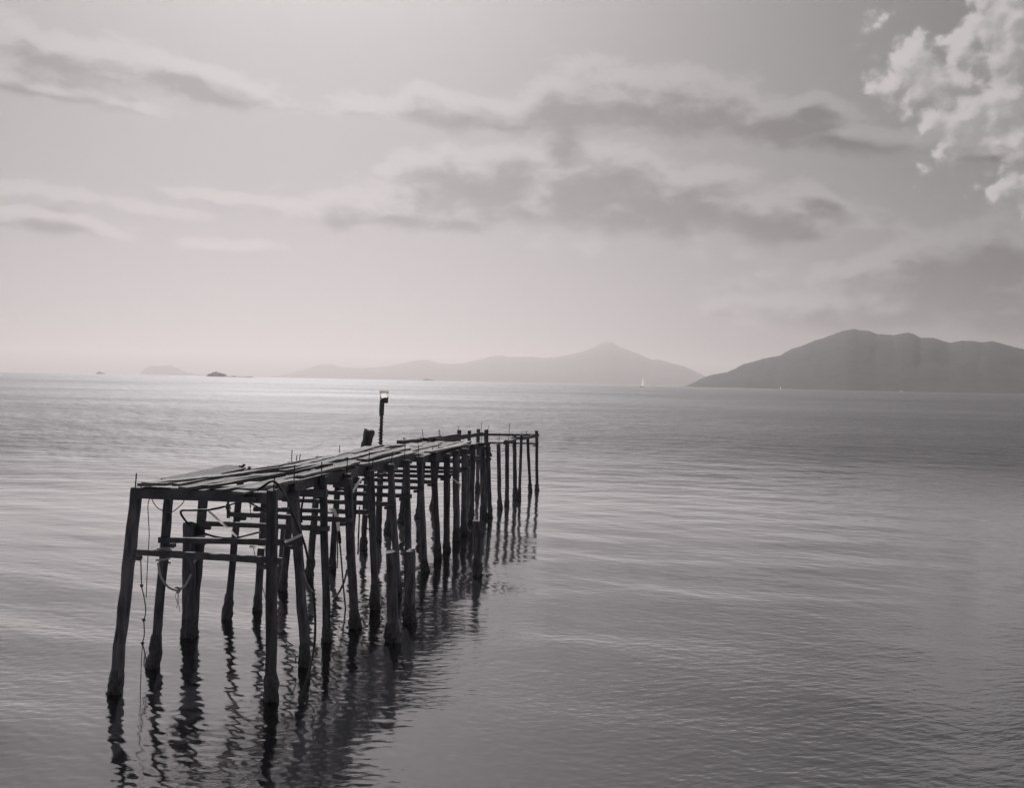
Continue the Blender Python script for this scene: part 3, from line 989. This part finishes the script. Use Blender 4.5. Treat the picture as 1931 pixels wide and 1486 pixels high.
def coil(pair, z0, z1, turns, r, n=14):
    pts = []
    for k in range(int(turns * n) + 1):
        t = k / (turns * n)
        c = on_pile(pair, z0 + (z1 - z0) * t)
        a = 2 * math.pi * t * turns
        pts.append(c + Vector((math.cos(a) * r, math.sin(a) * r, 0)))
    return pts


R = empty("mooring_rope", at(333, 1113, 13.2), "thick knotted mooring rope hanging in a swag between the second and third left posts", "rope")
D1 = lp[1][1].y - 0.12
D2 = lp[2][1].y - 0.13
mesh_obj("swag", *tube(photo_curve([(298.5, 1062, D1), (300, 1075, D1), (304, 1089, D1), (313, 1103, D1 + 0.1), (322, 1110, D1 + 0.3), (331, 1113, D1 + 0.5), (340, 1111.5, D1 + 0.75), (350, 1103, D1 + 1.0), (358, 1088, D2 - 0.1), (363.5, 1070, D2), (366, 1050, D2)]), 0.017, 7, 0.12), M_ROPE, R, True)
za = [on_pile(lp[1], 1.52), on_pile(lp[2], 1.5)]
mesh_obj("coil", *tube(coil(lp[1], 1.42, 1.68, 3.3, 0.088), 0.016, 6, 0.15), M_ROPE, R, True)
mesh_obj("coil", *tube(coil(lp[2], 1.42, 1.6, 2.6, 0.086), 0.016, 6, 0.15), M_ROPE, R, True)
mesh_obj("knot", *tube(knot(at(336, 1112.5, D1 + 0.6), 0.045), 0.014, 6), M_ROPE, R, True)
mesh_obj("knot", *tube(knot(at(367, 1052, D2), 0.06), 0.015, 6), M_ROPE, R, True)
tf = []
for k in range(9):
    b = at(306, 1040, D1)
    tf.append(tube([b, b + Vector((0.06 + jit(0.03), jit(0.03), 0.02 + jit(0.03))), b + Vector((0.13 + jit(0.05), jit(0.05), 0.02 + jit(0.08)))], 0.006, 4))
for k in range(3):
    b = at(334 + k * 1.5, 1114, D1 + 0.5)
    tf.append(tube([b, b + Vector((jit(0.03), 0, -0.08)), b + Vector((jit(0.03), 0, -0.2 - 0.05 * k))], 0.004, 4))
mesh_obj("frayed_end", *join(*tf[:9]), M_ROPE, R)
mesh_obj("frayed_end", *join(*tf[9:]), M_ROPE, R)

FD = 11.98
R2 = empty("knotted_line", at(270, 1215, FD), "thin dark line with knots hanging from the front tie beside the first post", "rope")
mesh_obj("line", *tube(photo_curve([(265, 1040, FD), (266, 1070, FD), (267.2, 1105, FD), (271, 1123, FD), (274.3, 1143, FD), (274.5, 1158, FD), (271.3, 1170, FD), (272, 1185, FD), (271.8, 1200, FD), (269, 1214, FD), (271.5, 1225, FD + 0.1), (274, 1236, FD + 0.25), (277, 1250, FD + 0.4),
                                    (276, 1259, FD + 0.45), (272.5, 1258, FD + 0.45), (271.5, 1250, FD + 0.4), (273.5, 1236, FD + 0.3), (277.5, 1228, FD + 0.5)], 5), 0.0075, 5), M_CORD, R2, True)
for q in ((267.2, 1105), (271.3, 1170), (269, 1214), (266, 1052)):
    mesh_obj("knot", *tube(knot(at(q[0], q[1], FD), 0.02), 0.008, 5), M_CORD, R2, True)
mesh_obj("tail", *tube(photo_curve([(269, 1214, FD), (267, 1240, FD), (265.5, 1280, FD), (264.5, 1310, FD - 0.05), (264, 1330, FD - 0.3)], 4), 0.005, 4), M_CORD, R2, True)
strand("cord", "very thin straight cord dropping from the front deck beam near the first post", "cord", [(283, 938, 11.9), (279, 952, 11.9), (280, 980, 11.9), (281.3, 1010, 11.9), (279, 1050, 11.9), (277, 1090, 11.9), (275.8, 1128, 11.9)], 0.0055, M_CORD, 4, 4)
strand("cord", "thin wire drooping in a curve under the front deck beam", "cord", [(285, 938, 11.95), (290, 949, 11.95), (297, 957.5, 11.95), (306, 963, 11.95), (316, 966, 11.95), (326, 965, 11.95), (335, 958, 11.95), (343, 951, 11.95), (350.5, 938, 11.95)], 0.006, M_CORD, 5, 4)
fr = []
for k in range(12):
    b = at(431 + jit(1.6), 940, 13.0)
    pts = [b + Vector((jit(0.014) + 0.012 * math.sin(j * 1.3 + k), jit(0.014), -0.045 * j)) for j in range(7 if k > 3 else 6)]
    fr.append(tube(pts, 0.0065, 4))
tag(mesh_obj("frayed_rope", *join(*fr), M_CORD), "short frayed rope end hanging under the deck between two left posts", "rope")
fr = []
for k in range(4):
    b = at(473 + k * 1.6, 942, 11.85)
    fr.append(tube([b, b + Vector((jit(0.02), 0, -0.06)), b + Vector((jit(0.03) - 0.005 * k, 0, -(0.24, 0.1, 0.07, 0.06)[k]))], 0.005, 4))
tag(mesh_obj("frayed_rope", *join(*fr), M_CORD), "wispy rope strands under the corner board at the front right", "rope")
strand("cord", "thin cord hanging along the left side of the third left post", "cord", [(376.5, 938, 14.2), (378, 955, 14.2), (376, 970, 14.2), (371, 983, 14.2)], 0.006, M_CORD, 4, 4)
strand("cord", "taut thin rope running from the front right post down to the second right post", "cord", [(519, 1186, 11.8), (538, 1213, 12.3), (558, 1239, 12.95)], 0.007, M_CORD, 4, 4)
strand("cord", "small rope ring hanging at the foot of the second right post", "cord", [(567, 1240, 13.05), (562, 1238, 13.0), (558, 1241, 12.98), (557, 1250, 12.97)], 0.011, M_CORD, 5, 5)
strand("cord", "thin wire hanging down the fifth left post", "cord", [(478, 1032, 15.6), (481, 1050, 15.7), (486, 1075, 15.9), (492, 1098, 16.0), (499, 1122, 16.1), (503, 1140, 16.1)], 0.006, M_CORD, 4, 4)
strand("cord", "pale cord leaning against the second right post above the water", "cord", [(573, 1080, 12.9), (578, 1096, 12.9), (584, 1108, 12.88), (590, 1117, 12.85)], 0.007, M_ROPE, 4, 4)
strand("rope", "bright scrap of rope hanging between two posts near the far end of the planks", "rope", [(854, 903, 23.5), (861, 909, 23.6), (867.5, 913, 23.7), (867, 918, 23.7), (865.5, 924, 23.7)], 0.017, M_WHITE, 4, 5, 0.2)
strand("cord", "slack cord strung between the bare posts at the far end", "cord", [(921, 848, 28.2), (930, 851, 29.2), (940, 852, 30.0), (949, 850.5, 30.5), (956, 846, 30.7)], 0.012, M_CORD, 4, 4)


# ------------------------------------------------------------------ boats far out
def boat(kind, label, px, D, L, sail_h, heel=0.0):
    base = ground(px, 700 + 0.0209 * px + 3, 0)
    d = ray(px, 720)
    base = Vector((d.x * D, D, 0))
    r = empty(kind, base, label, "sailboat" if sail_h else "boat")
    V, F = [], []
    N = 9
    for i in range(N):
        t = i / (N - 1)
        x = (t - 0.5) * L
        w = L * 0.15 * (math.sin(math.pi * (0.12 + 0.82 * t)) ** 0.7)
        for y, z in ((-w, L * 0.1 + 0.03 * L * t), (-w * 0.7, -0.2), (w * 0.7, -0.2), (w, L * 0.1 + 0.03 * L * t)):
            V.append(base + Vector((x, y, z)))
    for i in range(N - 1):
        for j in range(3):
            F.append((i * 4 + j, i * 4 + j + 1, i * 4 + j + 5, i * 4 + j + 4))
        F.append((i * 4 + 3, i * 4, i * 4 + 4, i * 4 + 7))
    F += [(0, 3, 2, 1), tuple((N - 1) * 4 + k for k in range(4))]
    mesh_obj("hull", V, F, M_ROCK if sail_h else M_WHITE, r)
    c = base + Vector((-0.05 * L, 0, L * 0.14))
    mesh_obj("cabin", *boxbar(c - Vector((L * 0.16, 0, 0)), c + Vector((L * 0.16, 0, 0)), L * 0.16, L * (0.08 if sail_h else 0.2), seg=2), M_WHITE, r)
    if sail_h:
        m0 = base + Vector((0.05 * L, 0, L * 0.1))
        m1 = base + Vector((0.05 * L + heel * sail_h, 0, sail_h))
        mesh_obj("mast", *tube([m0, m1], 0.16, 6), M_WHITE, r)
        s = Vector((0, 0.06, 0))
        mesh_obj("mainsail", [m0 + s + Vector((-0.15, 0, 1)), m0 + s + Vector((-0.3 * L, 0.4, 1)), m1 + s + Vector((-0.2, 0, -0.3)), m0 - s + Vector((-0.15, 0, 1)), m0 - s + Vector((-0.3 * L, 0.4, 1)), m1 - s + Vector((-0.2, 0, -0.3))],
                 [(0, 1, 2), (5, 4, 3), (0, 3, 4, 1), (1, 4, 5, 2), (2, 5, 3, 0)], M_SAIL, r)
        mesh_obj("jib", [m0 + s + Vector((0.42 * L, 0, 0)), m0 + s + Vector((0.1, 0.3, 1)), m1 + s + Vector((0.1, 0, -1.5)), m0 - s + Vector((0.42 * L, 0, 0)), m0 - s + Vector((0.1, 0.3, 1)), m1 - s + Vector((0.1, 0, -1.5))],
                 [(0, 1, 2), (5, 4, 3), (0, 3, 4, 1), (1, 4, 5, 2), (2, 5, 3, 0)], M_SAIL, r)
    return r


boat("sailboat", "white sailed yacht in front of the gap between the two mountains", 1211, 1900, 8.5, 21, 0.05)
boat("sailboat", "tiny white sailing dinghy below the left slope of the dark mountain", 1472, 2600, 5.0, 7.5, 0.02)
boat("motorboat", "faint white motorboat below the dark mountain at the right", 1700, 3200, 9.0, 0)
